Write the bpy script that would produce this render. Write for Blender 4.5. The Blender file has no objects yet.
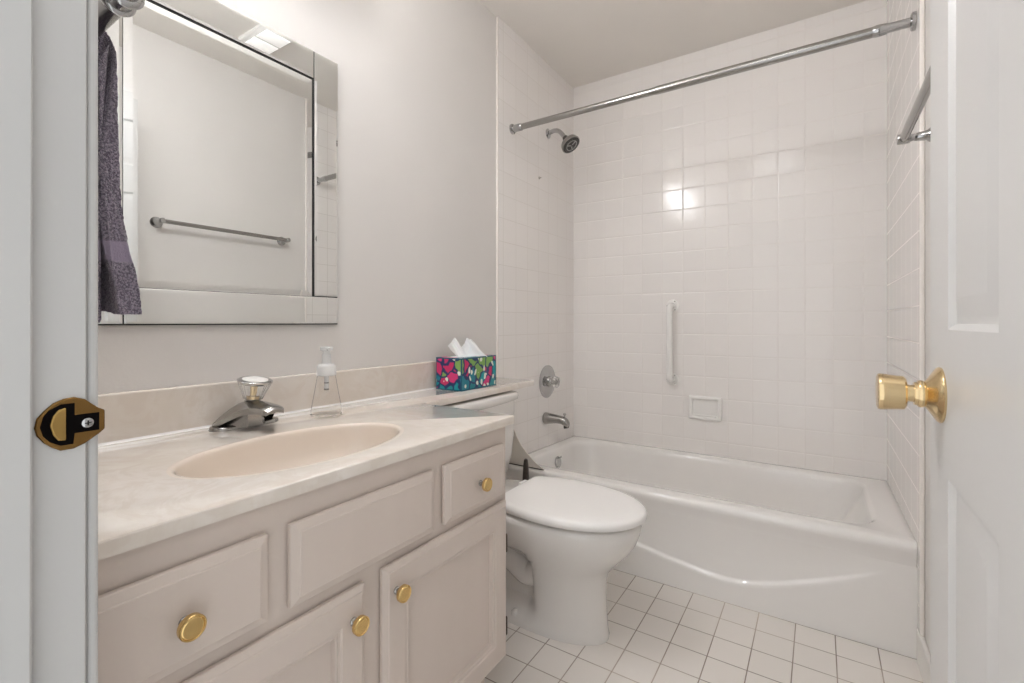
import bpy, bmesh, math, random
from mathutils import Vector, Matrix
random.seed(7)
S = bpy.context.scene
C = S.collection
PI = math.pi

# ------------------------------------------------------------------ camera, world, exposure
CAM = Vector((1.257, 0.0, 1.01))
cd = bpy.data.cameras.new('camera')
cd.sensor_width = 36.0
cd.lens = 472.0 / 1024.0 * 36.0
cd.shift_y = -19.0 / 1024.0
cd.clip_start = 0.02
co = bpy.data.objects.new('camera', cd)
co.location = CAM
co.rotation_euler = (PI / 2, 0, math.radians(33.05))
C.objects.link(co)
S.camera = co

W = bpy.data.worlds.new('world')
S.world = W
W.use_nodes = True
bg = W.node_tree.nodes['Background']
bg.inputs[0].default_value = (0.975, 0.99, 1.0, 1)
bg.inputs[1].default_value = 0.73

S.view_settings.view_transform = 'Standard'
S.view_settings.look = 'None'
S.view_settings.gamma = 1.0
S.view_settings.use_curve_mapping = False
S.cycles.max_bounces = 20
S.cycles.diffuse_bounces = 14
S.cycles.glossy_bounces = 8
S.cycles.transmission_bounces = 12
S.view_settings.exposure = 0.86

BULB = 41.0      # vanity globes
PANEL = 0.22      # ceiling fixture panels
FILL_DOME = 5.4       # unseen fill lamp added on the ceiling near the door

# ------------------------------------------------------------------ materials
def mat(name, col, rough=0.5, metal=0.0, **kw):
    m = bpy.data.materials.new(name)
    m.use_nodes = True
    b = m.node_tree.nodes['Principled BSDF']
    b.inputs['Base Color'].default_value = (*col, 1)
    b.inputs['Roughness'].default_value = rough
    b.inputs['Metallic'].default_value = metal
    for k, v in kw.items():
        b.inputs[k.replace('_', ' ')].default_value = v
    return m

class NT:
    """small helper for node trees"""
    def __init__(self, m):
        self.t = m.node_tree
        self.b = self.t.nodes['Principled BSDF']
    def n(self, typ, **props):
        x = self.t.nodes.new(typ)
        for k, v in props.items():
            setattr(x, k, v)
        return x
    def link(self, a, b):
        self.t.links.new(a, b)
    def val(self, sock, v):
        if hasattr(v, 'is_output'):
            self.link(v, sock)
        else:
            sock.default_value = v
    def math(self, op, a, b=None, c=None):
        x = self.n('ShaderNodeMath', operation=op)
        self.val(x.inputs[0], a)
        if b is not None: self.val(x.inputs[1], b)
        if c is not None: self.val(x.inputs[2], c)
        return x.outputs[0]
    def smooth(self, v, a, b):
        x = self.n('ShaderNodeMapRange', interpolation_type='SMOOTHSTEP')
        self.val(x.inputs[0], v)
        x.inputs[1].default_value = a
        x.inputs[2].default_value = b
        return x.outputs[0]
    def mix(self, f, a, b):
        x = self.n('ShaderNodeMix', data_type='RGBA')
        self.val(x.inputs[0], f)
        self.val(x.inputs[6], a if hasattr(a, 'is_output') else (*a, 1))
        self.val(x.inputs[7], b if hasattr(b, 'is_output') else (*b, 1))
        return x.outputs[2]
    def noise(self, vec, scale, detail=3, rough=0.5, dist=0.0):
        x = self.n('ShaderNodeTexNoise')
        if vec is not None: self.link(vec, x.inputs['Vector'])
        x.inputs['Scale'].default_value = scale
        x.inputs['Detail'].default_value = detail
        x.inputs['Roughness'].default_value = rough
        x.inputs['Distortion'].default_value = dist
        return x
    def obj(self):
        return self.n('ShaderNodeTexCoord').outputs['Object']
    def bump(self, h, strength, dist):
        x = self.n('ShaderNodeBump')
        x.inputs['Strength'].default_value = strength
        x.inputs['Distance'].default_value = dist
        self.link(h, x.inputs['Height'])
        self.link(x.outputs[0], self.b.inputs['Normal'])
        return x

def painted(name, col, rough, bump=0.15, scale=120, var=0.03):
    m = mat(name, col, rough)
    q = NT(m)
    o = q.obj()
    nz = q.noise(o, scale, 3)
    q.bump(nz.outputs[0], bump, 0.002)
    n2 = q.noise(o, 2.5, 2)
    q.link(q.mix(q.smooth(n2.outputs[0], 0.3, 0.7), tuple(c * (1 - var) for c in col), col), q.b.inputs['Base Color'])
    return m

def tile_mat(name, au, av, ou, ov, su, sv, grout, tile, grout_col, rough, tilt, cushion=0.004, gvar=0.0, bdist=0.0011):
    """square ceramic tiles: au/av = axis index, ou/ov = line origin, su/sv = spacing"""
    m = mat(name, tile, rough)
    q = NT(m)
    o = q.obj()
    sep = q.n('ShaderNodeSeparateXYZ')
    q.link(o, sep.inputs[0])
    cu = q.math('DIVIDE', q.math('SUBTRACT', sep.outputs[au], ou), su)
    cv = q.math('DIVIDE', q.math('SUBTRACT', sep.outputs[av], ov), sv)
    fu = q.math('FRACT', cu); fv = q.math('FRACT', cv)
    iu = q.math('FLOOR', cu); iv = q.math('FLOOR', cv)
    du = q.math('MULTIPLY', q.math('MINIMUM', fu, q.math('SUBTRACT', 1.0, fu)), su)
    dv = q.math('MULTIPLY', q.math('MINIMUM', fv, q.math('SUBTRACT', 1.0, fv)), sv)
    d = q.math('MINIMUM', du, dv)
    mask = q.smooth(d, grout * 0.5, grout * 0.5 + 0.0008)          # 1 on tile
    pil = q.smooth(d, grout * 0.3, grout * 0.5 + cushion)
    comb = q.n('ShaderNodeCombineXYZ')
    q.link(iu, comb.inputs[0]); q.link(iv, comb.inputs[1])
    wn = q.n('ShaderNodeTexWhiteNoise', noise_dimensions='3D')
    q.link(comb.outputs[0], wn.inputs['Vector'])
    sc = q.n('ShaderNodeSeparateColor')
    q.link(wn.outputs['Color'], sc.inputs[0])
    t1 = q.math('MULTIPLY', q.math('SUBTRACT', sc.outputs[0], 0.5), fu)
    t2 = q.math('MULTIPLY', q.math('SUBTRACT', sc.outputs[1], 0.5), fv)
    tl = q.math('MULTIPLY', q.math('ADD', t1, t2), tilt)
    wav = q.noise(o, 14, 2)
    h = q.math('ADD', q.math('ADD', q.math('MULTIPLY', pil, 0.55), tl), q.math('MULTIPLY', wav.outputs[0], 0.12))
    q.bump(h, 1.0, bdist)
    tc = q.mix(q.math('MULTIPLY', sc.outputs[2], 0.6), tile, tuple(c * 0.965 for c in tile))
    if gvar:
        gn = q.noise(o, 3.0, 3)
        gc = q.mix(q.smooth(gn.outputs[0], 0.35, 0.65), grout_col, tuple(c * (1 - gvar) for c in grout_col))
    else:
        gc = grout_col
    q.link(q.mix(mask, gc, tc), q.b.inputs['Base Color'])
    q.link(q.math('ADD', q.math('MULTIPLY', q.math('SUBTRACT', 1.0, mask), 0.6), rough), q.b.inputs['Roughness'])
    return m

TILE = (0.85, 0.825, 0.805)
GROUT = (0.79, 0.76, 0.735)
M = {}
M['wall'] = painted('wall_paint', (0.70, 0.68, 0.66), 0.55)
M['ceil'] = painted('ceiling_paint', (0.80, 0.77, 0.73), 0.8, 0.2, 90)
M['tile_b'] = tile_mat('wall_tile_back', 0, 2, 0.0985, 0.508, 0.1103, 0.1103, 0.0022, TILE, GROUT, 0.16, 0.14)
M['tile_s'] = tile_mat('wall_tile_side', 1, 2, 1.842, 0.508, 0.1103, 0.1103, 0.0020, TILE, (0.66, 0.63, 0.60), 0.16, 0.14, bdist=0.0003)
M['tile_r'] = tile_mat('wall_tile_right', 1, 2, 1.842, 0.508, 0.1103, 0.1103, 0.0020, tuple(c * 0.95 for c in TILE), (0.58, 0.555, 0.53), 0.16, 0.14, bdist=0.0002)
M['floor'] = tile_mat('floor_tile', 0, 1, 0.6446, 1.629, 0.1093, 0.1090, 0.0024, (0.765, 0.73, 0.69), (0.50, 0.43, 0.37), 0.28, 0.15, 0.003, 0.45)
M['bull'] = mat('tile_edging', (0.84, 0.80, 0.76), 0.15)
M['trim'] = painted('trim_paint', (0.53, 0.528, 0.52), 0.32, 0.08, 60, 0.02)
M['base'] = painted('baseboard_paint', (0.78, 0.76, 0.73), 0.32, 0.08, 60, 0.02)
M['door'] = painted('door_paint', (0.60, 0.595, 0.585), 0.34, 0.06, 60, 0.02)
M['porcelain'] = mat('porcelain', (0.75, 0.73, 0.705), 0.08, Coat_Weight=0.4, Coat_Roughness=0.04)
M['seat'] = mat('seat_plastic', (0.86, 0.85, 0.835), 0.14)
M['enamel'] = mat('tub_enamel', (0.82, 0.805, 0.785), 0.12, Coat_Weight=0.4, Coat_Roughness=0.05)
M['chrome'] = mat('chrome', (0.50, 0.50, 0.50), 0.09, 1.0)
M['nickel'] = mat('brushed_steel', (0.40, 0.39, 0.375), 0.22, 1.0)
M['brass'] = mat('polished_brass', (0.74, 0.57, 0.33), 0.16, 1.0)
M['knobgold'] = mat('satin_gold', (0.72, 0.51, 0.22), 0.22, 1.0)
M['darkbrass'] = mat('aged_brass', (0.24, 0.135, 0.045), 0.25, 1.0)
M['tongue'] = mat('worn_brass', (0.42, 0.27, 0.09), 0.25, 1.0)
M['black'] = mat('black_hole', (0.004, 0.003, 0.003), 0.9, Specular_IOR_Level=0.05)
M['dark'] = mat('dark_rubber', (0.03, 0.028, 0.026), 0.45)
M['bronze'] = mat('dark_bronze', (0.06, 0.035, 0.025), 0.4, 0.6)
M['mirror'] = mat('mirror_silver', (0.86, 0.875, 0.865), 0.0, 1.0)
M['backing'] = mat('mirror_backing', (0.012, 0.012, 0.012), 0.5)
M['white'] = mat('white_plastic', (0.85, 0.84, 0.82), 0.25)
M['paper'] = mat('tissue_paper', (0.90, 0.89, 0.885), 0.85, Subsurface_Weight=0.15)
M['frost'] = mat('clear_plastic_pump', (0.93, 0.94, 0.94), 0.25, Transmission_Weight=0.35, IOR=1.45)
M['clear'] = mat('clear_bottle', (0.99, 0.99, 0.99), 0.02, Transmission_Weight=1.0, IOR=1.06)
M['crystal'] = mat('acrylic_crystal', (0.98, 0.97, 0.95), 0.03, Transmission_Weight=0.85, IOR=1.45)
M['guard'] = mat('splash_guard_plastic', (0.78, 0.74, 0.68), 0.3)
M['brush'] = mat('brown_handle', (0.055, 0.042, 0.035), 0.35)
M['bulb'] = mat('lit_globe', (1, 1, 1), 0.3)
M['bulb'].node_tree.nodes['Principled BSDF'].inputs['Emission Color'].default_value = (0.985, 0.985, 1.0, 1)
M['bulb'].node_tree.nodes['Principled BSDF'].inputs['Emission Strength'].default_value = BULB
M['panel'] = mat('lit_diffuser', (1, 1, 1), 0.4)
M['panel'].node_tree.nodes['Principled BSDF'].inputs['Emission Color'].default_value = (1, 0.97, 0.935, 1)
M['panel'].node_tree.nodes['Principled BSDF'].inputs['Emission Strength'].default_value = PANEL

M['dome'] = mat('fill_opal_glass', (1, 1, 1), 0.3)
M['dome'].node_tree.nodes['Principled BSDF'].inputs['Emission Color'].default_value = (0.99, 0.985, 1.0, 1)
M['dome'].node_tree.nodes['Principled BSDF'].inputs['Emission Strength'].default_value = FILL_DOME

def cabinet_mat():
    m = mat('cabinet_paint', (0.61, 0.53, 0.475), 0.42)
    q = NT(m); o = q.obj()
    mp = q.n('ShaderNodeMapping'); q.link(o, mp.inputs[0])
    mp.inputs['Scale'].default_value = (30, 30, 4)
    nz = q.noise(mp.outputs[0], 8, 4, 0.6)
    q.bump(nz.outputs[0], 0.12, 0.0012)
    n2 = q.noise(mp.outputs[0], 0.5, 2)
    q.link(q.mix(n2.outputs[0], (0.60, 0.525, 0.472), (0.65, 0.57, 0.515)), q.b.inputs['Base Color'])
    return m
M['cab'] = cabinet_mat()

def marble_mat():
    m = mat('cultured_marble', (0.78, 0.72, 0.65), 0.10, Coat_Weight=0.3, Coat_Roughness=0.06)
    q = NT(m); o = q.obj()
    n0 = q.noise(o, 3.0, 4, 0.6, 1.5)
    n1 = q.noise(o, 9.0, 5, 0.65, 2.5)
    f = q.smooth(n0.outputs[0], 0.38, 0.62)
    g = q.smooth(n1.outputs[0], 0.46, 0.60)
    c = q.mix(f, (0.70, 0.645, 0.58), (0.76, 0.715, 0.665))
    c = q.mix(q.math('MULTIPLY', g, 0.5), c, (0.66, 0.59, 0.52))
    q.link(c, q.b.inputs['Base Color'])
    return m
M['marble'] = marble_mat()
M['basin'] = mat('basin_marble', (0.76, 0.675, 0.59), 0.12, Coat_Weight=0.3, Coat_Roughness=0.06)

def towel_mat():
    m = mat('purple_terry', (0.16, 0.12, 0.19), 0.95)
    q = NT(m); o = q.obj()
    n = q.noise(o, 420, 2, 0.7)
    f = q.smooth(n.outputs[0], 0.38, 0.66)
    q.link(q.mix(f, (0.13, 0.105, 0.15), (0.42, 0.36, 0.44)), q.b.inputs['Base Color'])
    sx = q.n('ShaderNodeSeparateXYZ'); q.link(o, sx.inputs[0])
    band = q.math('MULTIPLY', q.smooth(sx.outputs[2], 0.052, 0.056), q.math('SUBTRACT', 1.0, q.smooth(sx.outputs[2], 0.078, 0.082)))
    q.link(q.mix(band, q.b.inputs['Base Color'].links[0].from_socket, (0.30, 0.25, 0.33)), q.b.inputs['Base Color'])
    q.bump(q.math('MULTIPLY', n.outputs[0], q.math('SUBTRACT', 1.0, q.math('MULTIPLY', band, 0.8))), 1.0, 0.006)
    q.b.inputs['Sheen Weight'].default_value = 0.3
    return m
M['towel'] = towel_mat()

def floral_mat():
    m = mat('floral_carton', (0.1, 0.3, 0.35), 0.4)
    q = NT(m)
    tc = q.n('ShaderNodeTexCoord')
    o = tc.outputs['Object']; g = tc.outputs['Generated']
    nz = q.noise(o, 22, 2, 0.5)
    vm = q.n('ShaderNodeVectorMath', operation='MULTIPLY_ADD')
    q.link(nz.outputs['Color'], vm.inputs[0]); vm.inputs[1].default_value = (0.032,) * 3; q.link(o, vm.inputs[2])
    v = q.n('ShaderNodeTexVoronoi', feature='F1'); v.inputs['Scale'].default_value = 21
    q.link(vm.outputs[0], v.inputs['Vector'])
    ve = q.n('ShaderNodeTexVoronoi', feature='DISTANCE_TO_EDGE'); ve.inputs['Scale'].default_value = 21
    q.link(vm.outputs[0], ve.inputs['Vector'])
    sp = q.n('ShaderNodeSeparateColor'); q.link(v.outputs['Color'], sp.inputs[0])
    r = q.n('ShaderNodeValToRGB'); r.color_ramp.interpolation = 'CONSTANT'
    cols = [(0.0, (0.62, 0.03, 0.14)), (0.14, (0.01, 0.24, 0.27)), (0.36, (0.13, 0.33, 0.05)), (0.52, (0.0, 0.30, 0.34)),
            (0.66, (0.70, 0.04, 0.20)), (0.76, (0.22, 0.42, 0.10)), (0.86, (0.01, 0.22, 0.30))]
    el = r.color_ramp.elements
    el[0].position = 0; el[0].color = (*cols[0][1], 1)
    el[1].position = cols[1][0]; el[1].color = (*cols[1][1], 1)
    for p, c in cols[2:]:
        e = el.new(p); e.color = (*c, 1)
    q.link(sp.outputs[0], r.inputs[0])
    c = q.mix(q.smooth(ve.outputs['Distance'], 0.05, 0.10), (0.012, 0.035, 0.13), r.outputs[0])
    v2 = q.n('ShaderNodeTexVoronoi', feature='F1'); v2.inputs['Scale'].default_value = 40
    mp = q.n('ShaderNodeMapping'); q.link(vm.outputs[0], mp.inputs[0]); mp.inputs['Scale'].default_value = (1.0, 1.3, 0.8); mp.inputs['Rotation'].default_value = (0.6, 0.3, 0.4)
    q.link(mp.outputs[0], v2.inputs['Vector'])
    s2 = q.n('ShaderNodeSeparateColor'); q.link(v2.outputs['Color'], s2.inputs[0])
    spot = q.math('MULTIPLY', q.math('LESS_THAN', v2.outputs['Distance'], 0.36), q.math('GREATER_THAN', s2.outputs[1], 0.60))
    c = q.mix(spot, c, (0.80, 0.84, 0.74))
    # dark teal edges of the carton
    sg = q.n('ShaderNodeSeparateXYZ'); q.link(g, sg.inputs[0])
    dd = []
    for i, L in enumerate((0.122, 0.222, 0.122)):
        x = sg.outputs[i]
        dd.append(q.math('MULTIPLY', q.math('MINIMUM', x, q.math('SUBTRACT', 1.0, x)), L))
    a, b, e = dd
    med = q.math('MAXIMUM', q.math('MINIMUM', a, b), q.math('MINIMUM', q.math('MAXIMUM', a, b), e))
    c = q.mix(q.math('LESS_THAN', med, 0.0048), c, (0.0, 0.10, 0.16))
    q.link(c, q.b.inputs['Base Color'])
    return m
M['floral'] = floral_mat()

# ------------------------------------------------------------------ object helpers
ROOT = {}
def thing(name, label, cat, loc, group=None):
    o = bpy.data.objects.new(name, None)
    o.empty_display_size = 0.05
    C.objects.link(o)
    o.location = loc
    ROOT[o.name] = Vector(loc)
    o['label'] = label; o['category'] = cat
    if group: o['group'] = group
    return o

def obj(name, bm, m, parent=None, smooth=True, angle=40, bevel=0.0, seg=2, label=None, subsurf=0, loc=None):
    base = ROOT[parent.name] if parent is not None else Vector(loc or (0, 0, 0))
    bmesh.ops.remove_doubles(bm, verts=bm.verts, dist=1e-6)
    bmesh.ops.recalc_face_normals(bm, faces=bm.faces)
    bmesh.ops.translate(bm, verts=bm.verts, vec=-base)
    me = bpy.data.meshes.new(name)
    bm.to_mesh(me); bm.free()
    if smooth:
        me.polygons.foreach_set('use_smooth', [True] * len(me.polygons))
        if not subsurf:
            me.set_sharp_from_angle(angle=math.radians(angle))
    me.materials.append(m)
    o = bpy.data.objects.new(name, me)
    C.objects.link(o)
    if parent is not None:
        o.parent = parent
    else:
        o.location = base
    ROOT[o.name] = base
    if bevel:
        b = o.modifiers.new('bevel', 'BEVEL')
        b.width = bevel; b.segments = seg; b.limit_method = 'ANGLE'; b.angle_limit = math.radians(35)
        b.harden_normals = False
    if subsurf:
        s = o.modifiers.new('subsurf', 'SUBSURF'); s.levels = subsurf; s.render_levels = subsurf
    if label: o['label'] = label
    return o

def tag(o, label, cat, group=None):
    o['label'] = label; o['category'] = cat
    if group: o['group'] = group
    return o

def struct(o):
    o['kind'] = 'structure'
    return o

def NB(): return bmesh.new()

def box(bm, a, b):
    vs = [bm.verts.new((x, y, z)) for x in (a[0], b[0]) for y in (a[1], b[1]) for z in (a[2], b[2])]
    for f in ((0, 1, 3, 2), (4, 6, 7, 5), (0, 4, 5, 1), (2, 3, 7, 6), (0, 2, 6, 4), (1, 5, 7, 3)):
        bm.faces.new([vs[i] for i in f])

def loft(bm, rings, cap0=True, cap1=True, closed=True):
    R = [[bm.verts.new(p) for p in r] for r in rings]
    n = len(R[0])
    for a, b in zip(R[:-1], R[1:]):
        for i in range(n if closed else n - 1):
            j = (i + 1) % n
            bm.faces.new((a[i], a[j], b[j], b[i]))
    if cap0: bm.faces.new(R[0][::-1])
    if cap1: bm.faces.new(R[-1])
    return R

def frame_of(d):
    d = Vector(d).normalized()
    u = d.cross(Vector((0, 0, 1)))
    if u.length < 1e-4: u = d.cross(Vector((0, 1, 0)))
    u.normalize()
    return d, u, d.cross(u).normalized()

def lathe(bm, prof, c, axis, n=32, flute=None):
    """prof = [(distance along axis, radius)]"""
    d, u, v = frame_of(axis)
    c = Vector(c)
    rings = []
    for t, r in prof:
        r = max(r, 1e-5)
        ring = []
        for i in range(n):
            a = 2 * PI * i / n
            rr = r * (1 + (flute[1] * math.cos(flute[0] * a) if flute else 0))
            ring.append(c + d * t + (u * math.cos(a) + v * math.sin(a)) * rr)
        rings.append(ring)
    loft(bm, rings)

def tube(bm, pts, r, n=14):
    pts = [Vector(p) for p in pts]
    rings = []
    pu = None
    for i, p in enumerate(pts):
        d = (pts[min(i + 1, len(pts) - 1)] - pts[max(i - 1, 0)]).normalized()
        if pu is None:
            _, u, v = frame_of(d)
        else:
            u = (pu - d * pu.dot(d)).normalized()
            v = d.cross(u)
        pu = u
        rr = r[i] if isinstance(r, (list, tuple)) else r
        rings.append([p + (u * math.cos(2 * PI * k / n) + v * math.sin(2 * PI * k / n)) * rr for k in range(n)])
    loft(bm, rings)

def spline(pts, k=8):
    """Catmull-Rom through points"""
    pts = [Vector(p) for p in pts]
    P = [pts[0] * 2 - pts[1]] + pts + [pts[-1] * 2 - pts[-2]]
    out = []
    for i in range(1, len(P) - 2):
        for j in range(k):
            t = j / k
            a, b, c, d = P[i - 1], P[i], P[i + 1], P[i + 2]
            out.append(0.5 * ((2 * b) + (c - a) * t + (2 * a - 5 * b + 4 * c - d) * t * t + (3 * b - a - 3 * c + d) * t ** 3))
    out.append(pts[-1])
    return out

def rect_steps(bm, o, u, v, n, w, h, steps, back=True):
    """stepped rectangular panel: o corner, u/v in-plane unit vectors, n outward; steps = [(inset, height)]"""
    o, u, v, n = (Vector(q) for q in (o, u, v, n))
    rings = []
    for ins, ht in steps:
        rings.append([o + u * a + v * b + n * ht for a, b in ((ins, ins), (w - ins, ins), (w - ins, h - ins), (ins, h - ins))])
    loft(bm, rings, cap0=back)

def prism(bm, pts, vec):
    vec = Vector(vec)
    a = [Vector(p) for p in pts]
    loft(bm, [a, [p + vec for p in a]])

def ss(x, a, b):
    t = min(1, max(0, (x - a) / (b - a)))
    return t * t * (3 - 2 * t)

# ------------------------------------------------------------------ the setting
XR = 1.514      # right painted wall
TL, TR, TB = 0.0105, 1.503, 2.60   # tile faces
YF = 0.153      # bathroom side of front wall
HC = 2.43
JL, JR = 0.685, 1.407               # door opening
TY = 1.792                          # where the wall tile starts

bm = NB(); box(bm, (-0.12, 0.0, -0.06), (1.65, 2.72, 0.0)); struct(obj('floor', bm, M['floor'], smooth=False))
bm = NB(); box(bm, (-0.12, 0.02, HC), (1.65, 2.72, HC + 0.08)); struct(obj('ceiling', bm, M['ceil'], smooth=False))
bm = NB(); box(bm, (-0.12, 0.04, 0.0), (0.0, 2.72, HC)); wl = struct(obj('wall_left', bm, M['wall'], smooth=False))
bm = NB(); box(bm, (XR, 0.04, 0.0), (1.65, 2.72, HC)); wr = struct(obj('wall_right', bm, M['wall'], smooth=False))
SDX0, SDX1, SDZ0, SDZ1 = 0.700, 0.826, 0.522, 0.612
bm = NB()
box(bm, (0.0, TB + 0.0105, 0.0), (SDX0, 2.72, HC)); box(bm, (SDX1, TB + 0.0105, 0.0), (XR, 2.72, HC)); box(bm, (SDX0, TB + 0.0105, 0.0), (SDX1, 2.72, SDZ0)); box(bm, (SDX0, TB + 0.0105, SDZ1), (SDX1, 2.72, HC)); box(bm, (SDX0, TB + 0.06, SDZ0), (SDX1, 2.72, SDZ1))
wb = struct(obj('wall_back', bm, M['wall'], smooth=False))
bm = NB()
box(bm, (0.0, 0.04, 0.0), (JL - 0.018, YF, HC)); box(bm, (JR + 0.018, 0.04, 0.0), (XR, YF, HC)); box(bm, (JL - 0.018, 0.04, 2.05), (JR + 0.018, YF, HC))
struct(obj('wall_front', bm, M['wall'], smooth=False))

# tile skins of the alcove; back one leaves the opening for the soap dish
ZT = 0.30
bm = NB()
box(bm, (TL, TB, ZT), (SDX0, TB + 0.0105, HC)); box(bm, (SDX1, TB, ZT), (TR, TB + 0.0105, HC))
box(bm, (SDX0, TB, ZT), (SDX1, TB + 0.0105, SDZ0)); box(bm, (SDX0, TB, SDZ1), (SDX1, TB + 0.0105, HC))
struct(obj('tile_surround', bm, M['tile_b'], wb, smooth=False))
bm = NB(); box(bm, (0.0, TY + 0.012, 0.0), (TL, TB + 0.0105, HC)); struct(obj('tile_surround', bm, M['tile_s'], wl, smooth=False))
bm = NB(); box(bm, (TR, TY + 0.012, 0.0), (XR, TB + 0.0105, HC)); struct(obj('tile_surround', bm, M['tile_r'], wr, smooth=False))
bm = NB(); box(bm, (0.0, TY, 0.0), (TL + 0.0012, TY + 0.0125, HC)); struct(obj('tile_edging', bm, M['bull'], wl, bevel=0.004))
bm = NB(); box(bm, (TR - 0.0012, TY, 0.10), (XR, TY + 0.0125, HC)); struct(obj('tile_edging', bm, M['bull'], wr, bevel=0.004))

# baseboards
def baseboard(name, p, q):
    bm = NB()
    box(bm, p, q)
    struct(obj(name, bm, M['base'], bevel=0.004))
baseboard('baseboard_right', (XR - 0.013, YF + 0.02, 0.0), (XR, 1.842, 0.10))
baseboard('baseboard_left', (0.0, 1.09, 0.0), (0.012, TY, 0.09))

# door frame: jambs, stops and the casing on the bathroom side
bm = NB()
box(bm, (JL - 0.018, 0.03, 0.0), (JL, YF, 2.05)); box(bm, (JR, 0.03, 0.0), (JR + 0.018, YF, 2.05)); box(bm, (JL, 0.03, 2.032), (JR, YF, 2.05))
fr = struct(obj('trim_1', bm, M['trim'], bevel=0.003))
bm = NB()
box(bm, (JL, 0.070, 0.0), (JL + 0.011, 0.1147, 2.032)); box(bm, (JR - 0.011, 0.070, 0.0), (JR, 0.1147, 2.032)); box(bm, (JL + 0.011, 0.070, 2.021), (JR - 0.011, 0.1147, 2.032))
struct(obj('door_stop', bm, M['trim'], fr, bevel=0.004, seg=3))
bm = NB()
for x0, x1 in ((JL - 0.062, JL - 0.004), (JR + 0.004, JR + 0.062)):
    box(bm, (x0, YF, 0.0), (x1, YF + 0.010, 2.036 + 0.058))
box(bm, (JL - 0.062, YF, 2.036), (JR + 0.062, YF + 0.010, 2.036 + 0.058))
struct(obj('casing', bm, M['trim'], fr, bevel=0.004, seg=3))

# strike plate on the left jamb
def jambpoly(pts, x0, x1):
    bm = NB(); prism(bm, [(x0, y, z) for y, z in pts], (x1 - x0, 0, 0)); return bm
SP = [(0.117, 0.918), (0.1185, 0.926), (0.123, 0.932), (0.129, 0.938), (0.136, 0.9412), (0.143, 0.942), (0.151, 0.939), (0.156, 0.934), (0.161, 0.9295),
      (0.1655, 0.927), (0.1655, 0.909), (0.161, 0.905), (0.156, 0.9015), (0.151, 0.898), (0.143, 0.8948), (0.134, 0.8948), (0.128, 0.899), (0.123, 0.904), (0.1185, 0.911)]
sp = obj('strike_plate', jambpoly(SP, JL - 0.0005, JL + 0.0022), M['darkbrass'], fr, bevel=0.0012, label='aged brass strike plate')
HOLE = [(0.1205, 0.918), (0.1225, 0.927), (0.126, 0.932), (0.134, 0.9365), (0.1435, 0.9365), (0.1435, 0.9255), (0.161, 0.9255), (0.161, 0.909), (0.1435, 0.909),
        (0.1425, 0.8995), (0.134, 0.8995), (0.127, 0.904), (0.1225, 0.910)]
obj('latch_hole', jambpoly(HOLE, JL + 0.0016, JL + 0.0025), M['black'], sp, smooth=False, label='black latch opening')
TG = [(0.1265, 0.919), (0.1285, 0.927), (0.132, 0.932), (0.1375, 0.9335), (0.1375, 0.9035), (0.132, 0.9045), (0.1285, 0.910)]
obj('latch_tongue', jambpoly(TG, JL + 0.002, JL + 0.0042), M['tongue'], sp, bevel=0.0015, label='bright brass bent tongue')
bm = NB(); lathe(bm, [(0, 0.0044), (0.0009, 0.0044), (0.0016, 0.003), (0.0018, 0.0)], (JL + 0.0024, 0.1525, 0.917), (1, 0, 0), 20)
scw = obj('screw', bm, M['chrome'], sp, label='chrome cross-head screw')
bm = NB()
box(bm, (JL + 0.0040, 0.1502, 0.9165), (JL + 0.0044, 0.1548, 0.9175)); box(bm, (JL + 0.0040, 0.152, 0.9147), (JL + 0.0044, 0.153, 0.9193))
# the screw slot belongs to the screw face: keep it with the plate
obj('screw_slot', bm, M['black'], sp, smooth=False)

# the door, standing open to the right
DX, DY0, DY1, DZ0, DZ1 = 1.388, 0.168, 0.875, 0.012, 2.028
def door_leaf():
    bm = NB()
    ys = [DY0, 0.275, 0.468, 0.575, 0.768, DY1]
    zs = [DZ0, 0.235, 0.82, 1.001, 1.585, 1.70, 1.905, DZ1]
    steps = [(0, 0), (0.003, -0.0022), (0.0075, -0.0064), (0.0125, -0.0073), (0.0165, -0.0064), (0.036, -0.0008), (0.038, -0.0006)]
    for side, nx in ((DX, -1), (DX + 0.035, 1)):
        for i in range(5):
            for j in range(7):
                o = (side, ys[i], zs[j]); w = ys[i + 1] - ys[i]; h = zs[j + 1] - zs[j]
                if i in (1, 3) and j in (1, 3, 5):
                    rect_steps(bm, o, (0, 1, 0), (0, 0, 1), (nx, 0, 0), w, h, steps, back=False)
                else:
                    bm.faces.new([bm.verts.new(Vector(o) + Vector((0, a, b))) for a, b in ((0, 0), (w, 0), (w, h), (0, h))])
    # edges
    for (y0, z0, y1, z1) in ((DY0, DZ0, DY1, DZ0), (DY1, DZ0, DY1, DZ1), (DY1, DZ1, DY0, DZ1), (DY0, DZ1, DY0, DZ0)):
        bm.faces.new([bm.verts.new(p) for p in ((DX, y0, z0), (DX, y1, z1), (DX + 0.035, y1, z1), (DX + 0.035, y0, z0))])
    return bm
bmd = door_leaf()
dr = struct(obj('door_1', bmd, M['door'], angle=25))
KP = [(0, 0.0355), (0.002, 0.0358), (0.0045, 0.034), (0.008, 0.0285), (0.014, 0.019), (0.0175, 0.0155), (0.0178, 0.0175), (0.021, 0.0178), (0.0235, 0.0168), (0.0238, 0.0152), (0.027, 0.0148),
      (0.0272, 0.0112), (0.0345, 0.0112), (0.0352, 0.020), (0.0375, 0.0222), (0.045, 0.0226), (0.058, 0.0240), (0.0625, 0.0243), (0.0645, 0.0235), (0.0652, 0.0215), (0.0648, 0.0205), (0.0655, 0.018), (0.066, 0.0)]
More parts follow.
